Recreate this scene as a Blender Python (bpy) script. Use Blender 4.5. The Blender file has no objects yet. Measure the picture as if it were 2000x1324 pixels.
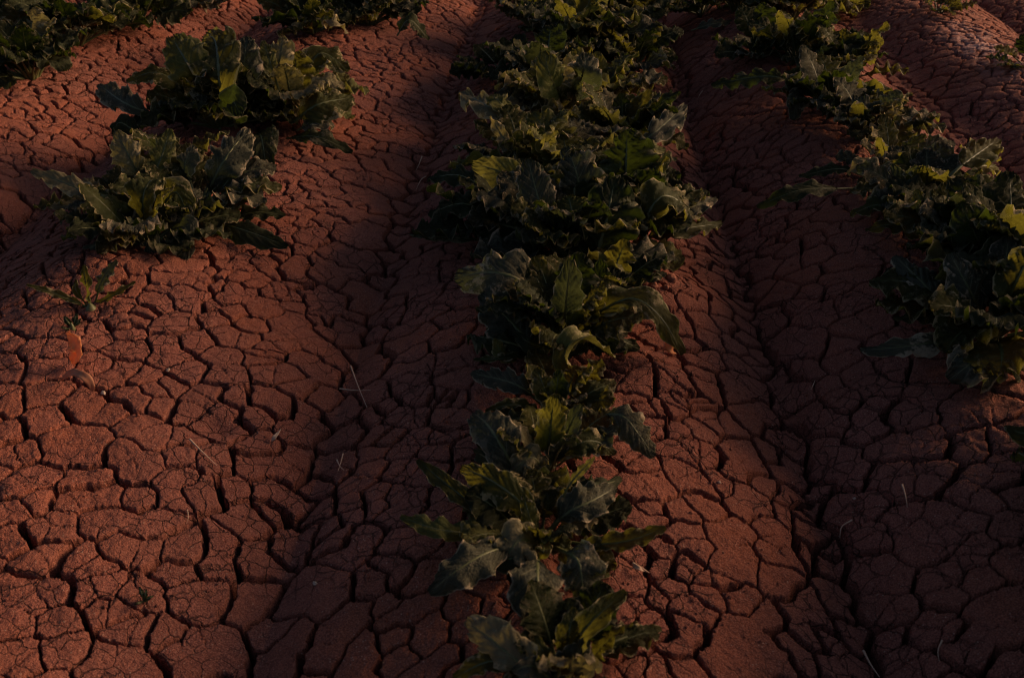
import bpy, math, random
import numpy as np
from mathutils import Vector, Matrix

# ------------------------------------------------------------ camera, light
sc = bpy.context.scene
COL = sc.collection
F = 1944.0                        # focal length in pixels of the 2000 px wide photograph (35 mm lens)
H = 1.151                         # camera height above the furrow bottoms
TH = math.radians(30.6); PSI = math.radians(-2.74)
FWD = np.array([math.sin(PSI)*math.cos(TH), math.cos(PSI)*math.cos(TH), -math.sin(TH)])
RGT = np.array([math.cos(PSI), -math.sin(PSI), 0.0])
UPV = np.cross(RGT, FWD)
cam = bpy.data.cameras.new('camera'); cam.sensor_width = 36; cam.lens = 35; cam.clip_end = 2000; cam.clip_start = .05
camo = bpy.data.objects.new('camera', cam); COL.objects.link(camo); sc.camera = camo
camo.location = (0, 0, H)
camo.rotation_euler = Matrix((RGT, UPV, -FWD)).transposed().to_euler()
cam.dof.use_dof = True; cam.dof.focus_distance = 2.35; cam.dof.aperture_fstop = 7.0

SUN_AZ, SUN_EL = math.radians(68), math.radians(14)
w = bpy.data.worlds.new('World'); sc.world = w; w.use_nodes = True
sky = w.node_tree.nodes.new('ShaderNodeTexSky'); sky.sky_type = 'NISHITA'; sky.sun_disc = False
sky.sun_elevation = SUN_EL; sky.sun_rotation = SUN_AZ; sky.dust_density = 3.0; sky.ozone_density = .1; sky.air_density = .6
w.node_tree.links.new(sky.outputs[0], w.node_tree.nodes['Background'].inputs[0])
w.node_tree.nodes['Background'].inputs[1].default_value = 0.078
sun = bpy.data.lights.new('sun', 'SUN'); sun.energy = 5.0; sun.angle = math.radians(32.0); sun.color = (1.0, .61, .33)
suno = bpy.data.objects.new('sun', sun); COL.objects.link(suno)
SV = Vector((math.cos(SUN_EL)*math.sin(SUN_AZ), math.cos(SUN_EL)*math.cos(SUN_AZ), math.sin(SUN_EL)))
suno.rotation_euler = SV.to_track_quat('Z', 'Y').to_euler()
sc.view_settings.view_transform = 'Standard'; sc.view_settings.look = 'None'
sc.view_settings.gamma = 1; sc.view_settings.use_curve_mapping = False
sc.view_settings.exposure = -0.22; sc.cycles.filter_width = 1.1

# ------------------------------------------------------------ helpers
def ray(u, v):
    return FWD*F + RGT*(u-1000.0) - UPV*(v-662.0)
def at_z(u, v, z):
    d = ray(u, v); return np.array([0, 0, H]) + d*((z-H)/d[2])
def hsh(ix, iy, seed=0):
    h = (ix.astype(np.int64)*374761393 + iy.astype(np.int64)*668265263 + seed*1442695041) & 0xffffffff
    h = ((h ^ (h >> 13))*1274126177) & 0xffffffff
    return ((h ^ (h >> 16)) & 0xffff)/65535.0
def noise(x, y, seed=0):
    ix = np.floor(x); iy = np.floor(y); fx = x-ix; fy = y-iy
    fx = fx*fx*(3-2*fx); fy = fy*fy*(3-2*fy)
    a = hsh(ix, iy, seed); b = hsh(ix+1, iy, seed); c = hsh(ix, iy+1, seed); d = hsh(ix+1, iy+1, seed)
    return ((a*(1-fx)+b*fx)*(1-fy) + (c*(1-fx)+d*fx)*fy)*2-1
def fbm(x, y, oct_=3, seed=0):
    s = 0; a = 1.0; t = 0
    for k in range(oct_):
        s = s + a*noise(x*2**k, y*2**k, seed+k*17); t += a; a *= .5
    return s/t
def sstep(a, b, x):
    t = np.clip((x-a)/(b-a), 0, 1); return t*t*(3-2*t)

# ridges and furrows run along +Y; their X from the slope of their line to the vanishing point
def xk(k, z): return at_z(1108+k*1813.0, 1324, z)[0]
RH = .12
FZ = (-.035, .018, .0, .015); CZ = (.12, .130, .12, .165, .155)     # heights of the furrow bottoms and the crests
FUR = [xk(k, z_) for k, z_ in zip((-1.13, -.341, .332, .985), FZ)]
CR = [xk(k, z_) for k, z_ in zip((-1.73, -.865, 0.0, .755, 1.42), CZ)]
knots = []
for i in range(5):
    knots.append((CR[i], CZ[i], 1))
    if i < 4: knots.append((FUR[i], FZ[i], 0))
for i in range(1, 9):
    q_ = (i+1) % 2
    knots.append((CR[-1]+i*.45, .12 if q_ else .02, q_)); knots.insert(0, (CR[0]-i*.45, .11 if q_ else .02, q_))
KX = np.array([k[0] for k in knots]); KZ = np.array([k[1] for k in knots]); KC = np.array([k[2] for k in knots], float)

MOUNDS = [(1255, 560, .045, .16, .10), (1275, 720, .020, .09, .07), (1120, 1090, -.045, .035, .045), (1150, 735, -.02, .05, .04),
          (300, 880, .014, .10, .06), (200, 520, .03, .16, .10), (1060, 640, .02, .10, .12), (420, 830, -.018, .05, .03)]
MG = []
def terrain(x, y):
    x = np.asarray(x, float); y = np.asarray(y, float)
    xw = x + .018*fbm(y*1.1, x*.5, 2, 5)
    i = np.clip(np.searchsorted(KX, xw)-1, 0, len(KX)-2)
    t = np.clip((xw-KX[i])/(KX[i+1]-KX[i]), 0, 1)
    p = KC[i]*(1-t) + KC[i+1]*t; lo_ = np.minimum(KZ[i], KZ[i+1]); hi_ = np.maximum(KZ[i], KZ[i+1])
    z = lo_ + (hi_-lo_)*(.78*(1-(1-p)**2.3) + .22*sstep(.0, 1.0, p)) - .008*np.exp(-(p/.11)**2)
    z = z + .012*fbm(x*4, y*3, 2, 11) + .0065*fbm(x*12, y*10, 3, 23)*(.5+p)
    # low packed lip in the bottom of the furrow right of the right row
    z = z + .035*np.exp(-((xw-FUR[3])/.04)**2)
    for mx, my, mh, rx, ry in MG:
        z = z + mh*np.exp(-((x-mx)/rx)**2-((y-my)/ry)**2)
    return z
def on_ground(u, v):
    p = at_z(u, v, .06)
    for _ in range(14):
        z = float(terrain(p[0], p[1])); q = at_z(u, v, z); p = .5*p + .5*q
    p[2] = float(terrain(p[0], p[1])); return p
for (u, v, mh, rx, ry) in MOUNDS:
    p = on_ground(u, v); MG.append((p[0], p[1], mh, rx, ry))

def mesh_from(name, V, Fc, smooth=True, uv=None, mats=None, mi=None):
    V = np.asarray(V, np.float32); Fc = np.asarray(Fc, np.int32)
    m = bpy.data.meshes.new(name)
    k = Fc.shape[1]
    m.vertices.add(len(V)); m.vertices.foreach_set('co', V.ravel())
    m.loops.add(Fc.size); m.loops.foreach_set('vertex_index', Fc.ravel())
    m.polygons.add(len(Fc)); m.polygons.foreach_set('loop_start', np.arange(0, Fc.size, k, dtype=np.int32))
    m.polygons.foreach_set('loop_total', np.full(len(Fc), k, np.int32))
    m.polygons.foreach_set('use_smooth', np.full(len(Fc), smooth))
    if uv is not None:
        l = m.uv_layers.new(name='UVMap'); l.data.foreach_set('uv', np.asarray(uv, np.float32)[Fc.ravel()].ravel())
    if mats:
        for a in mats: m.materials.append(a)
    if mi is not None: m.polygons.foreach_set('material_index', np.asarray(mi, np.int32))
    m.update(calc_edges=True)
    return m
def link(name, me, parent=None, loc=None, **props):
    o = bpy.data.objects.new(name, me); COL.objects.link(o)
    if parent: o.parent = parent
    if loc is not None: o.location = loc
    for k, v in props.items(): o[k] = v
    return o
def tag(o, label=None, cat=None, group=None, kind=None):
    for k, v in (('label', label), ('category', cat), ('group', group), ('kind', kind)):
        if v: o[k] = v
    return o

# ------------------------------------------------------------ materials
class NT:
    def __init__(s, name):
        s.m = bpy.data.materials.new(name); s.m.use_nodes = True; s.t = s.m.node_tree; s.t.nodes.clear()
        s.out = s.n('ShaderNodeOutputMaterial')
    def n(s, typ, **kw):
        a = s.t.nodes.new(typ)
        for k, v in kw.items():
            if k[0] == 'i' and k[1:].isdigit(): s.put(a, int(k[1:]), v)
            elif k.startswith('in_'): s.put(a, k[3:].replace('_', ' '), v)
            else: setattr(a, k, v)
        return a
    def put(s, a, key, v):
        if isinstance(v, bpy.types.NodeSocket): s.t.links.new(v, a.inputs[key])
        else: a.inputs[key].default_value = v
    def math(s, op, a, b=0.0, c=None, clamp=False):
        q = s.n('ShaderNodeMath', operation=op, use_clamp=clamp, i0=a, i1=b)
        if c is not None: s.put(q, 2, c)
        return q.outputs[0]
    def mix(s, f, a, b, mode='MIX'):
        q = s.n('ShaderNodeMix', data_type='RGBA', blend_type=mode)
        s.put(q, 0, f); s.put(q, 6, a); s.put(q, 7, b); return q.outputs[2]
    def noise(s, vec, scale, detail=3, rough=.5):
        return s.n('ShaderNodeTexNoise', in_Vector=vec, in_Scale=scale, in_Detail=detail, in_Roughness=rough).outputs[0]
    def ramp(s, f, a, b):
        return s.n('ShaderNodeMapRange', i0=f, i1=a, i2=b, i3=0.0, i4=1.0).outputs[0]

def soil_material(far=False):
    q = NT('dry_red_clay_far' if far else 'dry_red_clay')
    pos = q.n('ShaderNodeNewGeometry').outputs['Position']
    big = q.noise(pos, 5, 3); mid = q.noise(pos, 38, 4, .6); fine = q.noise(pos, 420, 3, .6); gr = q.noise(pos, 150, 4, .7)
    c = q.mix(q.ramp(big, .38, .62), (.39, .110, .055, 1), (.37, .116, .080, 1))
    c = q.mix(q.math('MULTIPLY', q.ramp(q.noise(pos, 2.3, 4, .6), .45, .62), .6), c, (.39, .155, .125, 1))
    c = q.mix(q.math('MULTIPLY', q.ramp(q.noise(pos, 9.0, 4, .65), .52, .66), .5), c, (.23, .078, .056, 1))
    c = q.mix(q.math('MULTIPLY', q.ramp(mid, .42, .68), .55), c, (.24, .072, .050, 1))
    c = q.mix(q.math('MULTIPLY', q.ramp(gr, .55, .70), .45), c, (.46, .18, .12, 1))
    c = q.mix(q.math('MULTIPLY', q.ramp(fine, .52, .38), .85), c, (.12, .045, .040, 1))
    c = q.mix(q.math('MULTIPLY', q.ramp(gr, .47, .36), .35), c, (.17, .058, .045, 1))
    c = q.mix(q.math('MULTIPLY', q.ramp(fine, .54, .66), .6), c, (.56, .25, .19, 1))
    sp = q.n('ShaderNodeTexVoronoi', in_Vector=pos, in_Scale=150.0)
    c = q.mix(q.math('MULTIPLY', q.math('LESS_THAN', sp.outputs['Distance'], .17), q.ramp(mid, .5, .56)), c, (.55, .33, .25, 1))
    # salt crust on the far right ridge
    sx = q.n('ShaderNodeSeparateXYZ', i0=pos)
    mx = q.math('SUBTRACT', 1.0, q.math('ABSOLUTE', q.math('DIVIDE', q.math('SUBTRACT', sx.outputs[0], SALT[0]), .14)), clamp=True)
    my = q.math('SUBTRACT', 1.0, q.math('ABSOLUTE', q.math('DIVIDE', q.math('SUBTRACT', sx.outputs[1], SALT[1]), .6)), clamp=True)
    salt = q.math('MULTIPLY', q.math('MULTIPLY', mx, my), q.ramp(q.noise(pos, 22, 4, .65), .40, .56))
    c = q.mix(q.math('MULTIPLY', salt, 1.6, clamp=True), c, (.68, .40, .36, 1))
    c = q.mix(q.math('MULTIPLY', q.n('ShaderNodeObjectInfo').outputs['Random'], .30), c, (.27, .100, .070, 1))
    hair = q.n('ShaderNodeTexVoronoi', feature='DISTANCE_TO_EDGE', in_Vector=q.n('ShaderNodeVectorMath', operation='ADD', i0=pos, i1=q.n('ShaderNodeVectorMath', operation='SCALE', i0=q.n('ShaderNodeTexNoise', in_Vector=pos, in_Scale=45.0, in_Detail=4.0).outputs[1], in_Scale=.02).outputs[0]).outputs[0], in_Scale=26.0)
    hl = q.math('MULTIPLY', q.ramp(hair.outputs[0], .04, .0), q.ramp(big, .42, .56))
    c = q.mix(q.math('MULTIPLY', hl, .7), c, (.08, .035, .025, 1))
    hgt = q.math('ADD', q.math('MULTIPLY', gr, .6), q.math('MULTIPLY', fine, .45))
    hgt = q.math('SUBTRACT', q.math('ADD', hgt, q.math('MULTIPLY', mid, 1.2)), q.math('MULTIPLY', hl, .8))
    if far:
        v = q.n('ShaderNodeTexVoronoi', feature='DISTANCE_TO_EDGE', in_Vector=q.n('ShaderNodeVectorMath', operation='ADD', i0=pos, i1=q.n('ShaderNodeVectorMath', operation='SCALE', i0=q.n('ShaderNodeTexNoise', in_Vector=pos, in_Scale=20.0).outputs[1], in_Scale=.03).outputs[0]).outputs[0], in_Scale=11.0)
        hgt = q.math('ADD', hgt, q.math('MULTIPLY', q.ramp(v.outputs[0], 0, .06), 4.0))
    bp = q.n('ShaderNodeBump', in_Strength=1.0, in_Distance=.007, in_Height=hgt)
    b = q.n('ShaderNodeBsdfPrincipled', in_Base_Color=c, in_Roughness=.93, in_Normal=bp.outputs[0])
    b.inputs['Specular IOR Level'].default_value = .25
    q.t.links.new(b.outputs[0], q.out.inputs[0]); return q.m

def leaf_material(name, green, green2, pale, dust, blotch=.35, transl=(.26, .25, .03, 1), tfac=.36, seam=(.17, .18, .06, 1)):
    q = NT(name)
    uv = q.n('ShaderNodeUVMap', uv_map='UVMap').outputs[0]
    sx = q.n('ShaderNodeSeparateXYZ', i0=uv); u, v = sx.outputs[0], sx.outputs[1]
    rnd = q.n('ShaderNodeObjectInfo').outputs['Random']
    obj = q.n('ShaderNodeTexCoord').outputs['Object']
    off = q.n('ShaderNodeVectorMath', operation='ADD', i0=obj, i1=q.n('ShaderNodeCombineXYZ', i0=q.math('MULTIPLY', rnd, 13.7), i1=q.math('MULTIPLY', rnd, 7.1)).outputs[0]).outputs[0]
    n1 = q.noise(off, 15, 5, .62); n2 = q.noise(off, 110, 4, .6); n3 = q.noise(off, 420, 2, .6)
    au = q.math('ABSOLUTE', q.math('SUBTRACT', u, .5))
    c = q.mix(rnd, green, green2)
    c = q.mix(q.math('MULTIPLY', q.ramp(n1, .5, .7), .45), c, dust)
    bl = q.math('MULTIPLY', q.ramp(q.math('ADD', q.math('ADD', q.math('MULTIPLY', n1, .6), q.math('MULTIPLY', n2, .3)), q.math('MULTIPLY', au, .22)), .55, .59), q.ramp(q.math('ADD', rnd, blotch), .35, .9))
    c = q.mix(bl, c, pale)  # dry scorched blotches whose pale colour also stands in for sunlit highlights
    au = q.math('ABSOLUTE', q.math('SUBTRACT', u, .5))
    edge = q.math('MULTIPLY', q.ramp(q.math('ADD', au, q.math('MULTIPLY', q.math('SUBTRACT', n2, .5), .10)), .455, .482), .9)  # scorched margin, painted paler and wider to carry the backlit rim
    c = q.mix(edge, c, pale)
    wob = q.math('MULTIPLY', q.math('SUBTRACT', n1, .5), .5)
    fr = q.math('FRACT', q.math('ADD', q.math('SUBTRACT', q.math('MULTIPLY', v, 7.5), q.math('MULTIPLY', au, 4.6)), wob))
    vein = q.math('LESS_THAN', q.math('ABSOLUTE', q.math('SUBTRACT', fr, .5)), q.math('SUBTRACT', .055, q.math('MULTIPLY', au, .09)))
    rib = q.math('LESS_THAN', au, q.math('SUBTRACT', .026, q.math('MULTIPLY', v, .018)))
    vm = q.math('MAXIMUM', q.math('MULTIPLY', vein, .5), rib)
    c = q.mix(vm, c, seam)
    back = q.n('ShaderNodeNewGeometry').outputs['Backfacing']
    c = q.mix(q.math('MULTIPLY', back, .2), c, dust)
    hg = q.math('ADD', q.math('ADD', q.math('MULTIPLY', n2, 1.4), q.math('MULTIPLY', n3, .5)), q.math('MULTIPLY', vm, -.8))
    bp = q.n('ShaderNodeBump', in_Strength=.9, in_Distance=.003, in_Height=hg)
    b = q.n('ShaderNodeBsdfPrincipled', in_Base_Color=c, in_Roughness=.7, in_Normal=bp.outputs[0])
    b.inputs['Specular IOR Level'].default_value = .22
    tr = q.n('ShaderNodeBsdfTranslucent', in_Color=q.mix(vm, transl, (.05, .05, .01, 1)))
    mx = q.n('ShaderNodeMixShader', i0=tfac, i1=b.outputs[0], i2=tr.outputs[0])
    q.t.links.new(mx.outputs[0], q.out.inputs[0]); return q.m

def plain(name, c1, c2, scale=60, rough=.7, bump=.3, dist=.002, transl=None):
    q = NT(name); obj = q.n('ShaderNodeTexCoord').outputs['Object']
    n = q.noise(obj, scale, 4, .6)
    b = q.n('ShaderNodeBsdfPrincipled', in_Base_Color=q.mix(q.ramp(n, .35, .65), c1, c2), in_Roughness=rough,
            in_Normal=q.n('ShaderNodeBump', in_Strength=bump, in_Distance=dist, in_Height=n).outputs[0])
    if transl:
        t = q.n('ShaderNodeBsdfTranslucent', in_Color=transl)
        q.t.links.new(q.n('ShaderNodeMixShader', i0=.35, i1=b.outputs[0], i2=t.outputs[0]).outputs[0], q.out.inputs[0])
    else: q.t.links.new(b.outputs[0], q.out.inputs[0])
    return q.m

SALT = on_ground(1935, 95)
M_SOIL = soil_material(); M_FAR = soil_material(True)
G1, G2 = (.028, .040, .010, 1), (.044, .056, .013, 1)
PALE, DUST = (.52, .42, .24, 1), (.070, .066, .040, 1)
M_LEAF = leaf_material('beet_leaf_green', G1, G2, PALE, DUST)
M_LEAFY = leaf_material('beet_leaf_yellow_green', (.10, .115, .028, 1), (.13, .13, .035, 1), (.38, .33, .17, 1), (.14, .14, .07, 1), .4, (.24, .23, .04, 1), .36, (.42, .38, .13, 1))  # yellower copy, its brightness also standing in for sunlit leaves
M_LEAFG = leaf_material('beet_leaf_grey', (.045, .050, .032, 1), (.074, .074, .048, 1), (.50, .39, .26, 1), (.10, .094, .07, 1), .25, (.12, .15, .04, 1), .22, (.26, .25, .15, 1))  # greyer, less green leaf colour
M_LEAFP = leaf_material('beet_leaf_scorched_sunlit', (.16, .15, .085, 1), (.24, .20, .11, 1), (.60, .48, .27, 1), (.20, .18, .13, 1), .75, (.32, .28, .08, 1), .32, (.45, .38, .18, 1))  # scorched leaf, its pale colour also painting in sunlit highlights
M_LEAFD = leaf_material('beet_leaf_dark', (.020, .029, .009, 1), (.030, .039, .012, 1), (.20, .17, .10, 1), (.045, .045, .03, 1), .1, (.08, .12, .01, 1), .25, (.10, .11, .04, 1))  # dark copy, its colour also standing in for shade on far left plants
MATS = {'g': M_LEAF, 'y': M_LEAFY, 'b': M_LEAFG, 'p': M_LEAFP, 'd': M_LEAFD}
M_STALK = plain('leaf_stalk', (.080, .095, .032, 1), (.13, .13, .05, 1), 80, .5, .3)
M_DRY = plain('dried_orange_leaf', (.90, .33, .11, 1), (.92, .46, .20, 1), 90, .6, .5, .001, (.95, .38, .10, 1))
M_DRYB = plain('dried_brown_leaf', (.60, .24, .13, 1), (.68, .33, .20, 1), 90, .7, .5, .001, (.4, .15, .05, 1))
M_STRAW = plain('dry_straw', (.58, .36, .25, 1), (.70, .48, .34, 1), 200, .7, .3, .0005)
M_CLOD = plain('clay_clod', (.28, .10, .062, 1), (.38, .15, .10, 1), 60, .95, .9, .004)
M_STONE = plain('pale_stone', (.5, .36, .28, 1), (.6, .45, .36, 1), 60, .8, .4, .002)

# ------------------------------------------------------------ the cracked ground
# centres of the clay plates, read off the photograph (each row: one plate made of one or more cells)
def zc(ox, oy, s, L): return [[(ox+a/s, oy+b/s) for a, b in P] for P in L]
PL = zc(0, 600, 1.829, [
 [(30,130)],[(110,140),(200,135)],[(30,240)],[(130,225),(195,215)],[(420,140),(480,150)],[(600,60),(650,40)],[(590,120),(600,170)],[(690,110)],[(760,30)],
 [(820,100),(880,110)],[(900,60)],[(400,240),(440,220)],[(510,240)],[(450,310),(500,330)],[(610,280)],[(560,290)],[(575,345)],[(30,340)],[(130,330),(180,300)],
 [(330,350),(400,360),(280,330)],[(780,240),(830,230),(800,170)],[(680,230)],[(700,320),(740,300),(660,360)],[(950,230),(1020,240)],[(1090,180),(1140,220),(1060,280)],
 [(930,320),(990,340)],[(900,380),(850,320)],[(1090,370),(1120,430),(1060,440)],[(30,440)],[(130,420),(150,370)],[(80,510),(40,520)],
 [(230,520),(300,480),(200,470),(320,540)],[(420,530),(470,580),(520,570)],[(560,450),(640,460),(500,410)],[(660,520)],[(760,420),(820,430),(800,380)],
 [(770,560),(730,530)],[(930,490)],[(960,560),(1020,580),(900,570),(1060,540)],[(600,630),(650,600),(610,670)],[(700,650),(740,640)],[(820,640)],
 [(290,600),(340,600)],[(290,680),(380,670),(250,700)],[(500,670)],[(110,620),(140,600),(60,640)],[(120,680)],[(30,720)],[(200,800),(140,790),(230,750)],
 [(400,760),(500,780),(560,760),(330,760)],[(450,850),(520,860)],[(320,930),(270,900),(370,1000),(310,1010)],[(130,900),(180,870)],[(40,820)],
 [(60,1000),(130,1050),(50,1120),(180,1020)],[(220,1110)],[(660,840),(640,870)],[(790,850),(780,920),(810,820)],[(620,950)],[(900,740),(860,790)],[(950,720)],
 [(1000,690),(1060,710),(960,650)],[(900,920),(950,900),(900,860)],[(1140,640)],[(1130,740)],[(1050,840),(1100,810),(1010,870)],[(1180,780)],
 [(730,1050),(780,1030),(670,1020)],[(870,1070),(900,1020)],[(520,1010),(480,1020)],[(420,1080),(360,1070)],[(450,1140),(500,1150)],
 [(1100,1000),(1150,970),(1050,1050),(1180,1040)],[(700,1220),(780,1200),(680,1280),(820,1260),(620,1230)],[(380,1250),(450,1250),(340,1290),(520,1280)],
 [(560,1160)],[(200,1240),(240,1220)],[(100,1270),(50,1240)],[(1000,1230),(950,1270),(1050,1190),(1000,1310)],[(1230,880),(1280,820)],[(1340,1000),(1360,960)],
 [(1200,1150),(1230,1110),(1150,1240),(1280,1080)],[(1240,360),(1220,390)],[(1230,450),(1200,470),(1270,440)],[(1170,560),(1200,590),(1230,550)],
 [(1280,170),(1300,240),(1330,200)],[(1340,390),(1350,450)],[(1290,620),(1330,570),(1270,690)],[(1340,660),(1350,710)],[(1330,100)],[(1260,740),(1210,820)]])
PL += zc(1300, 700, 2.121, [
 [(80,100),(50,70)],[(30,170)],[(170,120),(120,180)],[(290,110),(350,100),(290,160)],[(330,200),(400,230),(370,270)],[(200,260),(250,270),(170,240)],
 [(60,290),(130,290)],[(110,370),(180,400),(60,380)],[(300,400),(330,370),(350,440),(270,450)],[(100,500),(160,520),(60,460)],[(60,620)],[(160,600),(200,620)],
 [(230,510)],[(330,560),(380,590),(310,620)],[(400,510)],[(500,340),(540,400),(450,320)],[(500,470),(560,520),(520,430)],[(600,560),(580,610)],[(560,590),(500,590)],
 [(390,40),(370,20)],[(540,120),(480,70),(570,160)],[(540,30),(600,60)],[(700,150),(750,170),(670,120)],[(850,90),(800,60),(880,130)],[(640,240),(600,210),(700,270)],
 [(850,220),(820,290),(880,180)],[(720,420),(640,370),(780,470),(660,470)],[(1000,350),(920,370),(1080,300),(1120,370)],[(1080,150),(1160,130)],
 [(1300,200),(1400,190),(1250,150),(1220,240)],[(980,210),(1050,260)],[(1290,340),(1250,370)],[(1400,340)],[(1000,520),(930,470),(1080,500),(1130,450)],
 [(1300,480),(1250,540),(1400,500),(1340,570),(1420,430)],[(770,650),(720,600),(830,610),(760,750),(830,740)],
 [(1060,700),(980,660),(1150,650),(1200,720),(1080,780),(1250,680)],[(1440,560)],[(1430,700)],[(1430,830)],[(1300,760)],
 [(870,900),(800,870),(930,930),(860,1020),(950,1040)],[(1200,870),(1120,920),(1280,840),(1150,980)],[(1310,890)],[(1130,1080),(1180,1120),(1100,1130)],
 [(1350,1050),(1260,1150),(1420,1000),(1430,1120),(1300,1230),(1200,1200)],[(980,1220),(930,1170),(1030,1280),(1100,1260)],[(1420,1260)],[(430,390)],
 [(560,650),(500,640)],[(590,700),(620,730),(560,680)],[(80,720),(30,720)],[(140,800),(110,770)],[(300,800),(250,740),(330,850),(290,690),(240,850)],
 [(470,750),(430,700),(520,810),(440,800)],[(230,920),(160,900)],[(60,870),(100,850)],[(460,930),(430,900),(490,900)],[(30,950)],[(320,1000),(280,970)],[(180,960)],
 [(60,1010),(110,1030)],[(560,1050),(600,1000),(640,1080),(590,1130)],[(600,830)],[(690,870),(640,850)],[(700,960),(720,1040)],[(60,1090),(100,1130),(60,1190)],
 [(350,1120),(250,1180),(420,1180),(330,1280),(200,1240),(480,1240),(420,1070)],[(500,1170),(560,1240)],[(720,1190),(670,1150),(700,1290),(780,1250)],[(50,1290),(100,1270)],
 [(760,1120),(790,1190)],[(690,790)]])
PL += zc(750, 750, 2.306, [
 [(120,60),(190,60)],[(30,100)],[(250,50),(290,70)],[(120,150),(60,130),(170,130)],[(270,130),(330,150),(310,190)],[(110,250),(160,230),(80,300)],
 [(260,230),(300,210)],[(230,290)],[(390,270)],[(20,230)],[(100,380),(170,390),(60,370)],[(60,500),(120,520),(50,580),(140,560)],[(270,510),(300,570),(230,570)],
 [(150,720),(80,710),(220,700)],[(290,740)],[(350,720)],[(30,820),(60,860)],[(130,900),(180,850),(230,830)],[(20,980)],[(120,1010),(60,1050),(170,990)],[(60,1130)],
 [(210,1120),(180,1170),(230,1070)],[(100,1230)],[(230,1270),(280,1230),(150,1290)],[(370,1100),(350,1000)],[(1130,60),(1070,120)],[(1250,90)],[(1200,180)],
 [(1090,320),(1150,350)],[(1200,420),(1170,480),(1130,450),(1230,460)],[(1200,550)],[(1180,630),(1230,620),(1130,580)],[(1240,730)],[(1150,760),(1090,700)],
 [(1260,820)],[(1090,850),(1050,900),(1130,920)],[(1230,960)],[(1210,1050),(1250,1080)],[(1080,1000),(1140,980)],[(1100,1150),(1030,1190)],[(1000,1290),(1100,1260)],[(1250,1290)],
 [(480,1150),(430,1200)],[(400,1290),(340,1300)],[(520,1000),(480,900)],[(700,1290)],[(950,620),(900,650)],[(640,1050),(600,960)],[(420,780),(480,840)],[(900,330),(960,380)],[(1000,540),(960,500)]])
PL += zc(750, 450, 2.942, [
 [(170,620),(100,640),(230,580)],[(370,600),(440,560),(330,640)],[(400,740),(330,720),(480,700)],[(200,770),(120,790),(260,740)],[(120,860)],[(410,860)],
 [(340,950),(290,960),(400,970)],[(1500,840),(1450,900)],[(1620,860),(1700,900)],[(1830,820)],[(1850,720),(1800,740)],[(1480,1000)],[(1620,1000)],[(1780,980),(1700,960)],[(1750,650)],
 [(200,430),(150,470),(230,400)],[(60,400)],[(80,490)],[(370,500),(450,480)],[(1840,520)],[(1700,540)],[(1860,600)],[(1560,620)],[(1620,720)]])
PL += zc(1300, 0, 1.654, [
 [(190,560)],[(180,600)],[(190,640),(230,650)],[(210,700),(240,700)],[(260,780),(280,790)],[(300,860),(270,860),(330,870)],[(290,940)],[(380,940),(400,920),(360,960)],
 [(350,1040),(320,1020)],[(470,1010),(520,1000),(430,990)],[(410,1120),(380,1100),(470,1130)],[(620,960),(580,980),(660,930)],[(460,890),(430,900)],[(560,850),(640,830)],
 [(490,820)],[(620,1060),(680,1030)],[(480,770)],[(400,800)],[(150,470)],[(120,430)],[(160,520)],[(290,560),(330,580)],[(740,900)],[(340,700)],[(430,700)],[(840,1180),(900,1210)]])
hand = []; hpar = []
for k, P in enumerate(PL):
    for (u, v) in P:
        g = on_ground(u, v); hand.append(g[:2]); hpar.append(k)
hand = np.array(hand); hpar = np.array(hpar)

rng = np.random.default_rng(7)
def jgrid(x0, x1, y0, y1, s, jit=.85):
    X, Y = np.meshgrid(np.arange(x0, x1, s), np.arange(y0, y1, s)); X = X + (np.arange(X.shape[0]) % 2)[:, None]*s*.5
    P = np.stack([X.ravel(), Y.ravel()], 1); return P + (rng.random(P.shape)-.5)*s*jit
def mindist(A, B, ch=2000):
    out = np.empty(len(A)); idx = np.empty(len(A), int)
    for i in range(0, len(A), ch):
        d = ((A[i:i+ch, None, :]-B[None])**2).sum(2); j = d.argmin(1); idx[i:i+ch] = j; out[i:i+ch] = np.sqrt(d[np.arange(len(j)), j])
    return out, idx
X0, X1, Y0, Y1 = -4.4, 4.4, .5, 7.2
fine = jgrid(X0, X1, Y0, Y1, .040, 1.25); coarse = jgrid(X0, X1, Y0, Y1, .078, 1.4)
# blocks in the furrow bottoms: one row of cells down the middle of each furrow
blocks = []
for fx in FUR:
    y = Y0
    while y < Y1:
        x = fx - .018*float(fbm(np.array(y*1.1), np.array(fx*.5), 2, 5)); blocks.append((x+rng.normal()*.008, y)); y += rng.uniform(.055, .12)
blocks = np.array(blocks)
def keep_away(P, B, r): d, _ = mindist(P, B); return P[d > r]
# uneven plate size: thin the cells out in patches
def thin(P, s_, a, seed): return P[rng.random(len(P)) < np.clip(.88+a*fbm(P[:, 0]*s_, P[:, 1]*s_, 2, seed), .35, 1)]
fine = thin(fine, 3.5, .35, 301); coarse = thin(coarse, 2.6, .7, 302)
fine = keep_away(fine, hand, .050); blocks = keep_away(blocks, hand, .10)
fine = keep_away(fine, blocks, .052); coarse = keep_away(coarse, blocks, .085)
_, fp = mindist(fine, coarse)
SEED = np.concatenate([hand, blocks, fine])
PAR = np.concatenate([hpar, len(PL)+np.arange(len(blocks)), len(PL)+len(blocks)+fp])
HANDN = len(PL)

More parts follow.
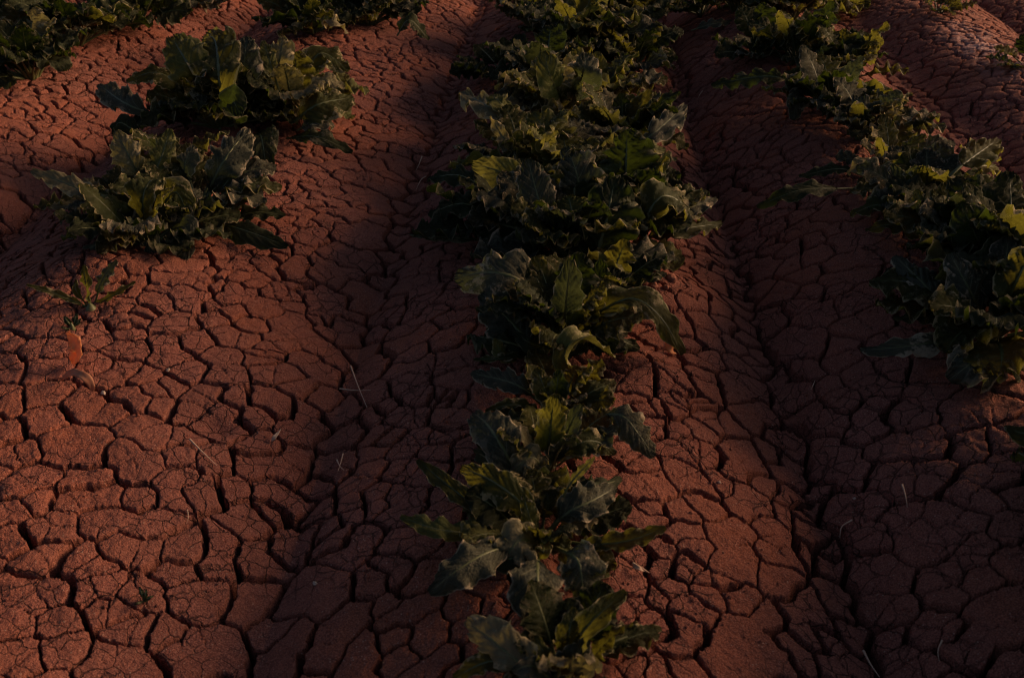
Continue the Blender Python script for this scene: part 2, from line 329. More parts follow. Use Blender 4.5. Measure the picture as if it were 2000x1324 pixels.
# fan of vertices, spacing grows with distance
NC, NR = 1060, 1150
D0, D1 = .70+.68, 6.7+.68
Dv = D0*(D1/D0)**np.linspace(0, 1, NR)
Kc = np.linspace(-.565, .53, NC)
GX = Kc[None, :]*Dv[:, None]; GY = np.repeat((Dv-.68)[:, None], NC, 1)
lx = GX.ravel(); ly = GY.ravel(); NV = len(lx)
spacing = np.repeat((Dv*(Kc[1]-Kc[0]))[:, None], NC, 1).ravel()
base = terrain(lx, ly)
qx = lx + .007*fbm(lx*28, ly*28, 2, 41) + .0035*fbm(lx*95, ly*95, 3, 43)
qy = ly + .007*fbm(lx*28, ly*28, 2, 51) + .0035*fbm(lx*95, ly*95, 3, 53)
CS = .07
cx = np.floor((SEED[:, 0]-X0)/CS).astype(int)+2; cy = np.floor((SEED[:, 1]-Y0)/CS).astype(int)+2
NXc = int((X1-X0)/CS)+6; NYc = int((Y1-Y0)/CS)+6
cid = np.clip(cx, 0, NXc-1)*NYc+np.clip(cy, 0, NYc-1)
order = np.argsort(cid, kind='stable'); scid = cid[order]
start = np.searchsorted(scid, np.arange(NXc*NYc)); cnt = np.bincount(cid, minlength=NXc*NYc)
MC = min(int(cnt.max()), 12)
tab = np.full((NXc*NYc, MC), -1)
for m in range(MC):
    ok = cnt > m; tab[ok, m] = order[start[ok]+m]
vx = np.clip(np.floor((qx-X0)/CS).astype(int)+2, 1, NXc-2); vy = np.clip(np.floor((qy-Y0)/CS).astype(int)+2, 1, NYc-2)
SX = np.append(SEED[:, 0], 1e3).astype(np.float32); SY = np.append(SEED[:, 1], 1e3).astype(np.float32); PP = np.append(PAR, -9)
qx = qx.astype(np.float32); qy = qy.astype(np.float32)
best = np.full(NV, 1e9, np.float32); bid = np.zeros(NV, int)
CH = 130000
eP = np.full(NV, .1, np.float32); eS = np.full(NV, .1, np.float32); nbr = np.zeros(NV, int)
for s in range(0, NV, CH):
    sl = slice(s, min(NV, s+CH)); ax = qx[sl]; ay = qy[sl]
    C = np.concatenate([tab[(vx[sl]+i)*NYc+(vy[sl]+j)] for i in (-1, 0, 1) for j in (-1, 0, 1)], 1)
    use = (C >= 0).any(0); C = C[:, use]
    sx_ = SX[C]; sy_ = SY[C]
    d2 = (sx_-ax[:, None])**2+(sy_-ay[:, None])**2
    j = d2.argmin(1); r = np.arange(len(j)); b = C[r, j]; bd = d2[r, j]
    sep = np.sqrt((sx_-SX[b][:, None])**2+(sy_-SY[b][:, None])**2)+1e-9
    e = (d2-bd[:, None])/(2*sep); e[r, j] = 9; e[C < 0] = 9
    same = PP[C] == PP[b][:, None]
    ep = np.where(same, 9, e); es = np.where(same & (C != b[:, None]), e, 9)
    k = ep.argmin(1); eP[sl] = np.minimum(ep[r, k], .1); nbr[sl] = PP[C[r, k]]; eS[sl] = np.minimum(es.min(1), .1); bid[sl] = b
par = PAR[bid]
lo = np.minimum(par, nbr); hi = np.maximum(par, nbr)
eh = hsh(lo, hi, 3)                                   # one random number per crack
isblock = ((lo >= HANDN) & (lo < HANDN+len(blocks))) | ((hi >= HANDN) & (hi < HANDN+len(blocks)))
wn = fbm(lx*14, ly*14, 2, 71)
W = (.0005+.0046*eh**1.6 + .0012*isblock)*(1+.75*wn)
nearF = np.exp(-((base-.005)/.03)**2)
W = W*(1+.35*nearF) + .0016*nearF
W = np.minimum(W*np.where(hi < HANDN, 1.15+.6*nearF, .85)+.0004, .0054)
W = np.maximum(W, .5*spacing)
prof = 1-sstep(W-1.15*spacing, W+.75*spacing, eP)
depth = (.050+.022*eh)*np.clip(W/.0030, .35, 1.2)*np.clip(.0032/spacing, .5, 1)
z = base - depth*prof
z -= .0010*np.exp(-eP/.004) + .0016*np.exp(-eP/.02)         # rounded plate shoulders
wsn = np.clip(fbm(lx*9, ly*9, 2, 81)*2.2+.22, 0, 1)
Ws = np.maximum(.0006+.0009*wsn, .5*spacing)
z -= (.007*wsn)*(1-sstep(.2, 1.0, eS/Ws)) + .0010*wsn*np.exp(-eS/.005)
# crumbly, pitted relief, rougher on the ridges, smooth clay in the furrows
rough = sstep(.03, .09, base)
z += (.0009+.0013*rough)*fbm(lx*60, ly*60, 3, 91) + .0012*rough*fbm(lx*200, ly*200, 2, 93)
tilt = hsh(bid, bid*0, 5)-.5
z += tilt*.0015*sstep(0, .02, np.minimum(eP, eS))
mask_plate = eP > .5*W

# faces
I = np.arange(NV).reshape(NR, NC)
Q = np.stack([I[:-1, :-1], I[:-1, 1:], I[1:, 1:], I[1:, :-1]], -1).reshape(-1, 4)
VV = np.stack([lx, ly, z], 1)
fl = np.where(mask_plate[Q].sum(1) >= 3, par[Q[:, 0]], -1)
# image area of every face, to find the plates that show largest
rel = VV-np.array([0, 0, H]); dz = rel@FWD; uu = 1000+F*(rel@RGT)/dz; vv = 662-F*(rel@UPV)/dz
fu = uu[Q].mean(1); fv = vv[Q].mean(1)
p0, p1, p3 = Q[:, 0], Q[:, 1], Q[:, 3]
area = np.abs((uu[p1]-uu[p0])*(vv[p3]-vv[p0])-(vv[p1]-vv[p0])*(uu[p3]-uu[p0]))
area[(fu < 0) | (fu > 2000) | (fv < 0) | (fv > 1324)] = 0
NP = PAR.max()+1
pa = np.bincount(np.maximum(fl, 0), weights=area*(fl >= 0), minlength=NP)
top = np.argsort(-pa)[:298]

def submesh(name, faces, mat):
    ids, inv = np.unique(faces, return_inverse=True)
    return mesh_from(name, VV[ids], inv.reshape(-1, 4), mats=[mat])

# ground sheet to the horizon, lying under the plates inside the fan
def axis(a, b, s, far):
    core = np.arange(a, b+1e-6, s); ext = []; d = s; p = b
    while p < far: d *= 1.35; p += d; ext.append(p)
    ext2 = []; d = s; p = a
    while p > -far: d *= 1.35; p -= d; ext2.append(p)
    return np.concatenate([ext2[::-1], core, ext])
ax_ = axis(-5, 5, .03, 900); ay_ = axis(-.5, 9, .035, 900)
BX, BY = np.meshgrid(ax_, ay_); BZ = terrain(BX, BY)
Dd = BY+.68; inner = np.minimum(np.minimum((BX/Dd+.565), (.53-BX/Dd))*Dd, np.minimum(BY-.70, 6.7-BY))
BZ = BZ - .103*sstep(.02, .09, inner) - .002*sstep(-.02, .0, inner)
farm = sstep(5.5, 9.0, np.maximum(np.abs(BX), np.abs(BY-3))); BZ = BZ*(1-farm)+.04*farm
J = np.arange(BX.size).reshape(BX.shape)
BQ = np.stack([J[:-1, :-1], J[:-1, 1:], J[1:, 1:], J[1:, :-1]], -1).reshape(-1, 4)
BV = np.stack([BX.ravel(), BY.ravel(), BZ.ravel()], 1)
crackf = Q[fl < 0]; ids, inv = np.unique(crackf, return_inverse=True)
gm = mesh_from('ground', np.concatenate([VV[ids], BV]), np.concatenate([inv.reshape(-1, 4), BQ+len(ids)]), mats=[M_SOIL, M_FAR],
               mi=np.concatenate([np.zeros(len(crackf)), np.ones(len(BQ))]))
ground = link('ground', gm); tag(ground, 'dry cracked red clay field of raised ridges and furrows', kind='structure')
sel = np.isin(fl, top); rest = (fl >= 0) & ~sel
o = link('small_clay_plates', submesh('small_clay_plates', Q[rest], M_SOIL), ground); o['kind'] = 'stuff'
fs = fl[sel]; qs = Q[sel]; od = np.argsort(fs, kind='stable'); fs = fs[od]; qs = qs[od]
cuts = np.flatnonzero(np.diff(fs))+1
for part in np.split(qs, cuts):
    link('clay_plate', submesh('clay_plate', part, M_SOIL), ground)

# ------------------------------------------------------------ beet leaves
def catmull(P, n):
    P = np.asarray(P, float)
    if len(P) == 2: P = np.array([P[0], (P[0]+P[1])/2, P[1]])
    A = np.concatenate([[2*P[0]-P[1]], P, [2*P[-1]-P[-2]]]); out = []
    m = len(P)-1
    for t in np.linspace(0, m, 160):
        i = min(int(t), m-1); f = t-i; a, b, c, d = A[i:i+4]
        out.append(.5*((2*b)+(c-a)*f+(2*a-5*b+4*c-d)*f*f+(3*b-a-3*c+d)*f**3))
    out = np.array(out); s = np.concatenate([[0], np.cumsum(np.linalg.norm(np.diff(out, axis=0), axis=1))]); L = s[-1]
    tt = np.linspace(0, L, n); return np.stack([np.interp(tt, s, out[:, k]) for k in range(3)], 1), L
def frames(P, nref, roll, twist):
    T = np.gradient(P, axis=0); T /= np.linalg.norm(T, axis=1)[:, None]+1e-12
    nref = np.asarray(nref, float); S = np.cross(T, nref[None]); ln = np.linalg.norm(S, axis=1)[:, None]
    S = np.where(ln > .08, S/(ln+1e-9), np.cross(T, [0, 0, 1.0])+1e-6)
    S /= np.linalg.norm(S, axis=1)[:, None]
    # keep the side vector from flipping along the spine
    for i in range(1, len(S)):
        if S[i]@S[i-1] < 0: S[i] = -S[i]
    k = np.ones(9)/9; Sp = np.pad(S, ((4, 4), (0, 0)), 'edge'); S = np.stack([np.convolve(Sp[:, j], k, 'valid') for j in range(3)], 1)
    S -= T*(S*T).sum(1)[:, None]; S /= np.linalg.norm(S, axis=1)[:, None]
    N = np.cross(S, T)
    a = roll+twist*np.linspace(-.5, 1, len(P)); ca, sa = np.cos(a)[:, None], np.sin(a)[:, None]
    return T, S*ca+N*sa, N*ca-S*sa
def leaf_meshes(P, width, nref, seed, pf=.3, roll=0, twist=0, fold=.35, curl=.35, ruf=.22, nu=28, nv=15, mat=None, stalk_r=None, shape=0.8, res=1):
    r = np.random.default_rng(seed)
    N_ = 60; C, L = catmull(P, N_)
    T, S, N = frames(C, nref, roll, twist)
    t = np.linspace(0, 1, nu); s = np.linspace(-1, 1, nv)
    sp = (pf+(1-pf)*t)*(N_-1)
    ip = lambda A: np.stack([np.interp(sp, np.arange(N_), A[:, k]) for k in range(3)], 1)
    c, S_, Nn = ip(C), ip(S), ip(N)
    wprof = np.sin(math.pi*np.clip(t*.97, 0, 1)**shape)**.60*(1-.18*t); wprof = np.maximum(wprof/wprof.max(), .06*(1-t)+.02); wprof[0] = .05
    V = []; UV = []
    ph = r.random(6)*6.28; fr1 = r.uniform(2.6, 4.2); fr2 = r.uniform(5.0, 7.5)
    asym = r.uniform(-.15, .15)
    for j in range(nu):
        for i in range(nv):
            a = abs(s[i]); sg = 1 if s[i] > 0 else -1; q = 3 if sg > 0 else 0
            ed = 1+.10*math.sin(fr2*.55*6.28*t[j]+ph[q])*a + .035*math.sin(19*6.28*t[j]*.55+ph[q+1])*a + r.uniform(-.03, .03)*(a == 1)
            hw = width/2*wprof[j]*ed*(1+asym*sg)
            d = hw*a
            ff = fold*(1-.5*t[j])
            x = d*math.cos(ff)
            y = d*math.sin(ff) - curl*hw*a*a
            y += 1.25*ruf*width/2*min(1, wprof[j]*1.4)*(a**1.7)*(math.sin(fr1*6.28*t[j]+ph[q])*.75+math.sin(fr2*6.28*t[j]+ph[q+1]+a*2)*.26)
            y += .018*width*math.sin(5*6.28*a+9*t[j]+ph[4])*a*math.sin(31*t[j]+ph[5]) + .060*width*math.sin(6.28*(7.5*t[j]-2.3*a)+ph[2]*0)*min(1, a*3)*(1-a*.4)
            x -= abs(y)*.25*a
            V.append(c[j]+S_[j]*(x*sg)+Nn[j]*y + T[int(sp[j])]*(.35*hw*a*(.5-t[j])*.6 + .10*hw*a))
            UV.append((.5+.5*s[i], t[j]))
    I = np.arange(nu*nv).reshape(nu, nv)
    Fq = np.stack([I[:-1, :-1], I[1:, :-1], I[1:, 1:], I[:-1, 1:]], -1).reshape(-1, 4)
    blade = mesh_from('leaf', V, Fq, uv=UV, mats=[mat])
    # stalk and midrib: tapered tube under the spine
    R0 = stalk_r or max(.0022, width*.045); ns, nr = 22, 6
    idx = np.linspace(0, (pf+(1-pf)*.86)*(N_-1), ns); tv = []
    for k, ii in enumerate(idx):
        f = k/(ns-1); rr = R0*(1-f)**.75+.0004
        cc = np.array([np.interp(ii, np.arange(N_), C[:, m]) for m in range(3)]); a_ = int(ii)
        for m in range(nr):
            an = 6.28318*m/nr; tv.append(cc+S[a_]*rr*math.cos(an)*1.25+N[a_]*(rr*math.sin(an)*.8-rr*.35))
    K = np.arange(ns*nr).reshape(ns, nr)
    tf = np.stack([K[:-1], np.roll(K[:-1], -1, 1), np.roll(K[1:], -1, 1), K[1:]], -1).reshape(-1, 4)
    return blade, mesh_from('stalk', tv, tf, mats=[M_STALK])

def grp(o, g): o['group'] = g; return o
GROUP = 'beet plants growing along the field ridges'
def plant_at(loc, label):
    e = link('beet_plant', None, loc=loc); e.empty_display_size = .05
    tag(e, label, 'beet plant', GROUP); return e
def add_leaf(e, meshes, rz=0, sc_=1, loc=(0, 0, 0), rx=0):
    b = link('leaf', meshes[0], e, loc); b.rotation_euler = (rx, 0, rz); b.scale = (sc_,)*3
    st = link('stalk', meshes[1], b); return b
HSEED = [100]
def hero(e, pts, wpx, m='g', pf=.25, roll=0, twist=0, fold=.35, curl=.3, ruf=.22, nref=(0, -.45, 1), rowz=None, shape=.8):
    HSEED[0] += 1
    if rowz is None: rowz = max(float(e.location[2]), .03) if abs(float(e.location[2])-RH) > .03 else RH
    P = [at_z(u, v, rowz+h) for (u, v, h) in pts]
    mid = P[len(P)//2]; ppm = F/((mid-np.array([0, 0, H]))@FWD)
    P = [p-np.array(e.location) for p in P]
    wd = wpx/ppm
    return add_leaf(e, leaf_meshes(P, wd*1.25, nref, HSEED[0], pf, roll, twist, fold, curl, ruf*1.2, mat=MATS[m], shape=shape))

# shared leaf variants for the denser plants (unit length, pointing along +X from the crown)
VAR = {}
def variant(kind, seed):
    r = np.random.default_rng(seed)
    el = {'up': r.uniform(62, 80), 'mid': r.uniform(38, 58), 'low': r.uniform(14, 30)}[kind]
    dr = {'up': r.uniform(25, 75), 'mid': r.uniform(45, 95), 'low': r.uniform(15, 50)}[kind]
    P = [np.zeros(3)]; a = math.radians(el); n = 6; bend = r.uniform(-.25, .25)
    for k in range(n):
        P.append(P[-1]+np.array([math.cos(a)*math.cos(bend*k/n), math.cos(a)*math.sin(bend*k/n), math.sin(a)])/n); a -= math.radians(dr)/n*(0.4+1.2*k/n)
    out = {}
    base = dict(P=P, width=r.uniform(.46, .64), nref=(-.55, 0, 1), seed=seed, pf=r.uniform(.22, .36), roll=r.uniform(-.35, .35), twist=r.uniform(-.45, .45),
                fold=r.uniform(.08, .42), curl=r.uniform(.0, .35), ruf=r.uniform(.12, .26), nu=26, nv=13)
    b, s = leaf_meshes(mat=M_LEAF, **base); out['g'] = (b, s)
    for k in 'ybpd':
        c = b.copy(); c.materials[0] = MATS[k]; out[k] = (c, s)
    return out
for kind, n in (('up', 12), ('mid', 12), ('low', 10)):
    VAR[kind] = [variant(kind, 1000+hash_+len(kind)*50) for hash_ in range(n)]
def rosette(e, n, size, seed, mix=(.35, .4, .25), cols='ggggbbyydp', rmin=0, rmax=2*math.pi, spread=1.0):
    r = random.Random(seed)
    ph = r.random()*6.28
    if n > 14: n = int(n*1.45); size *= 1.16
    for i in range(n):
        kind = r.choices(('up', 'mid', 'low'), mix)[0]
        a = rmin+((ph+i*2.39996) % (2*math.pi))/(2*math.pi)*(rmax-rmin)
        v = r.choice(VAR[kind])[r.choice(cols)]
        s = size*r.uniform(.72, 1.15)*(1.0 if kind != 'up' else .92)
        rad = .012+.012*r.random()
        add_leaf(e, v, a, s, (math.cos(a)*rad*spread, math.sin(a)*rad*spread, -.004), 0)
def crown(e, r=.022):
    # the beet shoulder from which the stalks rise
    V = []; Fc = []; nu_, nv_ = 8, 10
    for j in range(nu_):
        f = j/(nu_-1); rr = r*math.sin(math.pi*(.12+.86*f))*(1+.0*f); zz = -.02+.035*f
        for i in range(nv_): a = 6.28318*i/nv_; V.append((rr*math.cos(a), rr*math.sin(a), zz))
    K = np.arange(nu_*nv_).reshape(nu_, nv_)
    Fq = np.stack([K[:-1], np.roll(K[:-1], -1, 1), np.roll(K[1:], -1, 1), K[1:]], -1).reshape(-1, 4)
    link('crown', mesh_from('crown', V, Fq, mats=[M_STALK]), e)

def start(u, v, label, r=.02):
    p = on_ground(u, v); e = plant_at(p, label); crown(e, r); return e
Z0 = RH
# ---- centre row, nearest first
e = start(1105, 1312, 'nearest beet plant at the bottom edge with one pale streaked leaf')
hero(e, [(1085,1345,.01),(1010,1290,.05),(955,1245,.06),(908,1212,.035)], 72, 'p', .12, roll=.5, ruf=.3, curl=.5)
hero(e, [(1060,1335,.01),(970,1290,.035),(885,1322,.01)], 44, 'g', .2)
hero(e, [(1095,1305,.01),(1148,1222,.09),(1222,1153,.12)], 60, 'g', .10, fold=.8, curl=.1, ruf=.14)
hero(e, [(1075,1325,.01),(1112,1298,.05),(1148,1246,.08)], 56, 'b', .05, fold=.2, roll=-.3)
hero(e, [(1130,1290,.01),(1185,1258,.03),(1240,1238,.03),(1292,1226,.02)], 42, 'g', .12, fold=.5, ruf=.3)
hero(e, [(1080,1300,.01),(1062,1275,.05),(1046,1240,.06)], 32, 'y', .05, fold=.6)
hero(e, [(1110,1300,.01),(1112,1235,.08),(1122,1185,.10)], 46, 'g', .15)
hero(e, [(1080,1330,.02),(1040,1300,.06),(1000,1310,.06)], 40, 'b', .1)
rosette(e, 11, .13, 4, (.4, .4, .2), 'ggdbyp')
e = start(1052, 1052, 'beet plant beside a dark hole with long narrow leaves spread flat to both sides', .024)
hero(e, [(1050,1072,.02),(1050,1125,.07),(1052,1180,.05),(1072,1258,.01)], 96, 'b', .30, fold=.1, curl=.35, nref=(0, -.7, 1), roll=.25, ruf=.16)
hero(e, [(1078,1066,.02),(1125,1090,.07),(1136,1130,.055),(1140,1190,.015)], 84, 'b', .38, fold=-.1, ruf=.4, nref=(0, -.7, 1))
hero(e, [(1050,1042,.01),(1020,985,.06),(960,938,.09),(900,912,.075)], 58, 'g', .16, roll=.35, ruf=.13, fold=.25)
hero(e, [(1040,1045,.01),(960,1010,.03),(885,955,.05),(815,898,.05)], 40, 'g', .22, fold=.7, ruf=.15)
hero(e, [(1035,1048,.01),(965,1020,.03),(905,965,.03)], 52, 'y', .12, roll=-.3)
hero(e, [(1030,1052,.01),(930,1042,.03),(850,1032,.05),(782,1008,.05)], 42, 'y', .35, fold=.5, ruf=.32, curl=.5)
hero(e, [(1055,1058,.02),(1010,1058,.06),(975,1115,.02)], 78, 'p', .12, ruf=.34, nref=(0, -.7, 1))
hero(e, [(1035,1060,.01),(960,1075,.06),(890,1115,.06),(838,1158,.03)], 72, 'b', .34, ruf=.22, fold=.1, nref=(.1, -.5, 1))
hero(e, [(1068,1040,.01),(1110,1000,.05),(1155,978,.06),(1202,952,.05)], 66, 'b', .22, ruf=.2, roll=-.2)
hero(e, [(1078,1052,.01),(1150,1062,.02),(1225,1056,.03),(1300,1030,.045)], 44, 'g', .28, fold=.75, ruf=.25)
hero(e, [(1070,1060,.01),(1095,1062,.03),(1118,1086,.01)], 38, 'g', .1, nref=(0, -.6, 1))
hero(e, [(1060,1058,.01),(1062,1075,.05),(1050,1088,.03)], 34, 'g', .1, nref=(0, -.6, 1))
hero(e, [(1085,1010,.01),(1110,950,.09),(1162,892,.14)], 16, 'y', .62)
hero(e, [(1052,1050,.01),(1035,1010,.06),(1022,965,.09)], 34, 'g', .2)
rosette(e, 14, .12, 11, (.5, .3, .2), 'gggdyp')
e = start(1066, 905, 'beet plant with an upright pointed leaf and one limp leaf hanging far to its right')
hero(e, [(1035,950,.01),(1000,905,.05),(975,862,.08),(948,825,.075),(925,806,.04)], 76, 'b', .10, fold=.15, ruf=.14, roll=.15)
hero(e, [(1068,905,.01),(1074,850,.08),(1082,778,.16)], 56, 'g', .15, fold=.3, ruf=.2)
hero(e, [(1085,895,.01),(1112,835,.09),(1135,790,.13)], 42, 'b', .18)
hero(e, [(1072,905,.01),(1125,868,.06),(1165,862,.06),(1204,886,.03)], 44, 'g', .18, fold=.3, roll=-.3)
hero(e, [(1065,925,.02),(1040,892,.06),(1012,915,.05),(1018,948,.02)], 46, 'p', .1, ruf=.4, nref=(0, -.7, 1))
hero(e, [(1110,835,.02),(1170,812,.06),(1215,812,.08),(1245,845,.06),(1278,892,.02)], 56, 'b', .42, fold=.1, curl=.4, ruf=.15, nref=(0, -.6, 1))
hero(e, [(1100,885,.01),(1160,858,.05),(1205,835,.07)], 52, 'b', .25, roll=.2)
hero(e, [(1062,880,.01),(1020,845,.05),(985,830,.04)], 22, 'p', .3)
hero(e, [(1075,930,.01),(1088,945,.03),(1095,965,.02)], 30, 'd', .1)
rosette(e, 13, .13, 21, (.5, .3, .2), 'gggdbyp')
e = start(1088, 805, 'small beet plant behind the upright pointed leaf with a broad leaf reaching right', .018)
hero(e, [(1095,808,.01),(1150,768,.06),(1202,745,.07)], 56, 'g', .10, fold=.5, ruf=.15)
hero(e, [(1070,800,.01),(1010,752,.05),(920,728,.02)], 48, 'b', .2, ruf=.2, fold=.4)
hero(e, [(1078,795,.01),(1062,755,.07),(1048,718,.09)], 44, 'g', .15)
hero(e, [(1060,805,.01),(1005,790,.04),(948,803,.03)], 26, 'g', .1, fold=.9)
hero(e, [(1085,795,.01),(1088,755,.07),(1092,722,.10)], 40, 'd', .15)
rosette(e, 11, .12, 31, (.5, .3, .2), 'ggdby')
e = start(1120, 752, 'beet plant of one sickle shaped yellow leaf bent over to the right', .012)
hero(e, [(1130,752,.0),(1108,715,.05),(1106,682,.09),(1140,662,.10),(1200,698,.02)], 50, 'y', .10, fold=.65, curl=.1, ruf=.12, roll=.35, nref=(-.2, -.5, 1))
e = start(1100, 662, 'beet plant with a big arching leaf drooping right over the crumbly mound', .024)
hero(e, [(1115,655,.01),(1176,606,.08),(1238,583,.11),(1292,622,.08),(1334,692,.01)], 58, 'g', .22, fold=.35, curl=.35, ruf=.25)
hero(e, [(1112,650,.01),(1150,612,.07),(1180,585,.11)], 54, 'g', .15, ruf=.12)
hero(e, [(1103,655,.01),(1106,585,.15),(1115,506,.24)], 56, 'b', .42, ruf=.12)
hero(e, [(1060,620,.01),(1020,552,.10),(960,532,.12),(888,542,.07)], 92, 'b', .10, fold=.12, ruf=.16, roll=-.1, nref=(0, -.9, 1))
hero(e, [(1050,690,.01),(1000,630,.06),(940,572,.09)], 80, 'b', .12, fold=.2, ruf=.15, nref=(0, -.9, 1))
hero(e, [(1030,700,.01),(985,692,.03),(965,662,.06)], 32, 'y', .25)
hero(e, [(1060,690,.01),(985,700,.03),(925,702,.02)], 22, 'g', .2, fold=.9)
hero(e, [(1100,640,.02),(1085,610,.07),(1088,585,.08)], 26, 'y', .2)
hero(e, [(1085,680,.01),(1040,672,.07),(1010,652,.08)], 50, 'd', .1)
rosette(e, 18, .15, 41, (.5, .4, .1), 'ggddb')
e = start(1180, 585, 'beet plant with crinkled low leaves among the clods on the mound', .02)
hero(e, [(1180,585,.01),(1172,548,.08),(1176,508,.13)], 46, 'd', .1)
hero(e, [(1185,570,.0),(1240,536,.04),(1292,544,.02)], 34, 'b', .15, ruf=.5)
hero(e, [(1180,580,.0),(1205,570,.04),(1228,588,.02)], 30, 'p', .1, ruf=.4, nref=(0, -.7, 1))
rosette(e, 12, .14, 51, (.5, .3, .2), 'ggddb')
e = start(1120, 500, 'largest beet plant of the centre row with a heart shaped yellow leaf facing the viewer', .03)
hero(e, [(1120,478,.06),(1122,438,.10),(1110,382,.14)], 84, 'y', .42, fold=.15, ruf=.08, nref=(0, -1, .7), shape=.6, curl=.1)
hero(e, [(1080,480,.02),(1055,400,.13),(1030,310,.21)], 64, 'b', .30, ruf=.14, nref=(0, -1, .8))
hero(e, [(1060,400,.05),(985,340,.15),(922,320,.16)], 58, 'y', .15, ruf=.1, roll=.2, nref=(0, -1, .7))
hero(e, [(1150,450,.03),(1125,335,.18),(1104,288,.22)], 76, 'b', .25, ruf=.2, nref=(0, -1, .7))
hero(e, [(1160,520,.02),(1184,430,.12),(1202,345,.19)], 104, 'd', .12, ruf=.2, nref=(0, -1, .7))
hero(e, [(1235,480,.01),(1258,430,.09),(1300,382,.14),(1368,425,.06)], 74, 'g', .28, ruf=.22)
hero(e, [(1240,470,.01),(1330,448,.06),(1410,436,.04)], 44, 'g', .15, ruf=.3)
hero(e, [(1290,400,.05),(1262,362,.12),(1220,345,.14)], 56, 'd', .1)
hero(e, [(1070,440,.03),(1030,430,.10),(1005,478,.04)], 28, 'y', .1)
rosette(e, 22, .21, 61, (.4, .4, .2), 'gggddbby')
def bush(u, v, label, n, size, seed, cols='ggggbbyydp', mix=(.35, .4, .25), r=.024):
    e = start(u, v, label, r); rosette(e, n, size, seed, mix, cols); return e
e = bush(1215, 440, 'bushy beet plant leaning right over the crack with lobed dark leaves', 17, .20, 71, 'ggddgb')
hero(e, [(1260,440,.01),(1320,415,.08),(1400,388,.09)], 46, 'b', .35)
e = bush(1000, 455, 'dark low beet plant on the left side of the widest bush', 15, .19, 73, 'dddgb', (.15, .4, .45))
hero(e, [(985,400,.02),(905,345,.08),(836,348,.04)], 50, 'd', .2)
hero(e, [(980,430,.02),(905,398,.07),(838,418,.02)], 54, 'd', .2)
hero(e, [(960,470,.0),(890,465,.03),(800,458,.01)], 22, 'd', .2)
e = bush(1110, 370, 'beet plant with upright pale leaves in the middle of the centre row', 20, .20, 75, 'ggbbyyp')
hero(e, [(1200,330,.10),(1232,290,.14),(1300,292,.13)], 40, 'y', .15, fold=.4)
hero(e, [(1090,330,.08),(1070,285,.14),(1090,258,.18)], 36, 'y', .2)
hero(e, [(1240,330,.08),(1280,300,.11),(1322,312,.10)], 24, 'p', .4, ruf=.4)
e = bush(1020, 330, 'beet plant with a twisted silvery leaf standing on the left of the bush', 16, .19, 77, 'ggbbyd')
hero(e, [(1014,318,.08),(985,272,.13),(957,228,.18)], 28, 'p', .05, ruf=.5, twist=1.2)
e = bush(1215, 290, 'beet plant with a wrinkled grey leaf stretched right toward the furrow', 17, .20, 79, 'ggbyd')
hero(e, [(1230,290,.04),(1275,262,.12),(1338,206,.12)], 46, 'b', .2, ruf=.35)
e = bush(1075, 245, 'beet plant with flat yellow green leaves in the upper centre row', 18, .19, 81, 'ggyybpp')
hero(e, [(1010,250,.06),(960,212,.13),(900,180,.09)], 46, 'p', .1, ruf=.45)
hero(e, [(1010,230,.10),(975,200,.15),(962,186,.15)], 40, 'y', .1)
e = bush(1170, 205, 'beet plant between the grey stretched leaf and the tall oval leaf', 18, .20, 83, 'ggyybpp')
hero(e, [(1100,200,.06),(1075,150,.20),(1062,100,.26)], 62, 'y', .25, ruf=.14, nref=(0, -1, .6))
hero(e, [(1125,180,.08),(1140,140,.20),(1145,104,.24)], 66, 'b', .25, ruf=.14, nref=(0, -1, .6))
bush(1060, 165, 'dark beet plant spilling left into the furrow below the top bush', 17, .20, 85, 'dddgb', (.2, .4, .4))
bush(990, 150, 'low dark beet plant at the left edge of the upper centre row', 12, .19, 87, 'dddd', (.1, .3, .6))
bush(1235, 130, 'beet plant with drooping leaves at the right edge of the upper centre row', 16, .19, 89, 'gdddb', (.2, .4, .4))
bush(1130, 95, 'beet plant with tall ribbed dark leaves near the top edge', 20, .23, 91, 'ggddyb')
bush(1220, 55, 'beet plant with round sunlit leaves at the top right of the centre row', 19, .23, 93, 'gggyyb')
bush(1040, 50, 'beet plant with silvery backlit leaf edges at the top left of the centre row', 18, .22, 95, 'gbbpd')
bush(1150, 5, 'beet plant cut by the top edge in the centre row', 20, .24, 97, 'gggydb')
bush(1170, -55, 'beet plant just past the top edge behind the centre row', 16, .24, 99, 'ggdb')

# limp, ragged outer leaves lying over the soil along the near centre row
for (bu, bv, mu, mv, tu, tv, wp, m_) in ((1060,1065,1000,1090,950,1085,40,'d'),(1075,1060,1150,1095,1190,1120,44,'g'),(1040,950,970,985,915,1000,42,'d'),(1080,930,1150,950,1215,935,40,'d'),
                                (1050,900,980,905,925,880,44,'d'),(1075,800,1000,820,940,838,42,'d'),(1110,800,1170,815,1215,800,36,'g'),(1060,690,980,665,915,655,52,'d'),(1120,670,1190,660,1250,680,44,'d')):
    es = [o_ for o_ in COL.objects if o_.get('category') == 'beet plant']
    bp_ = at_z(bu, bv, RH); e = min(es, key=lambda o_: (o_.location[0]-bp_[0])**2+(o_.location[1]-bp_[1])**2)
    hero(e, [(bu,bv,.01),(mu,mv,.045),(tu,tv,.0)], wp, m_, .12, ruf=.45, twist=random.Random(tu).uniform(-1, 1), curl=.5, fold=.15)
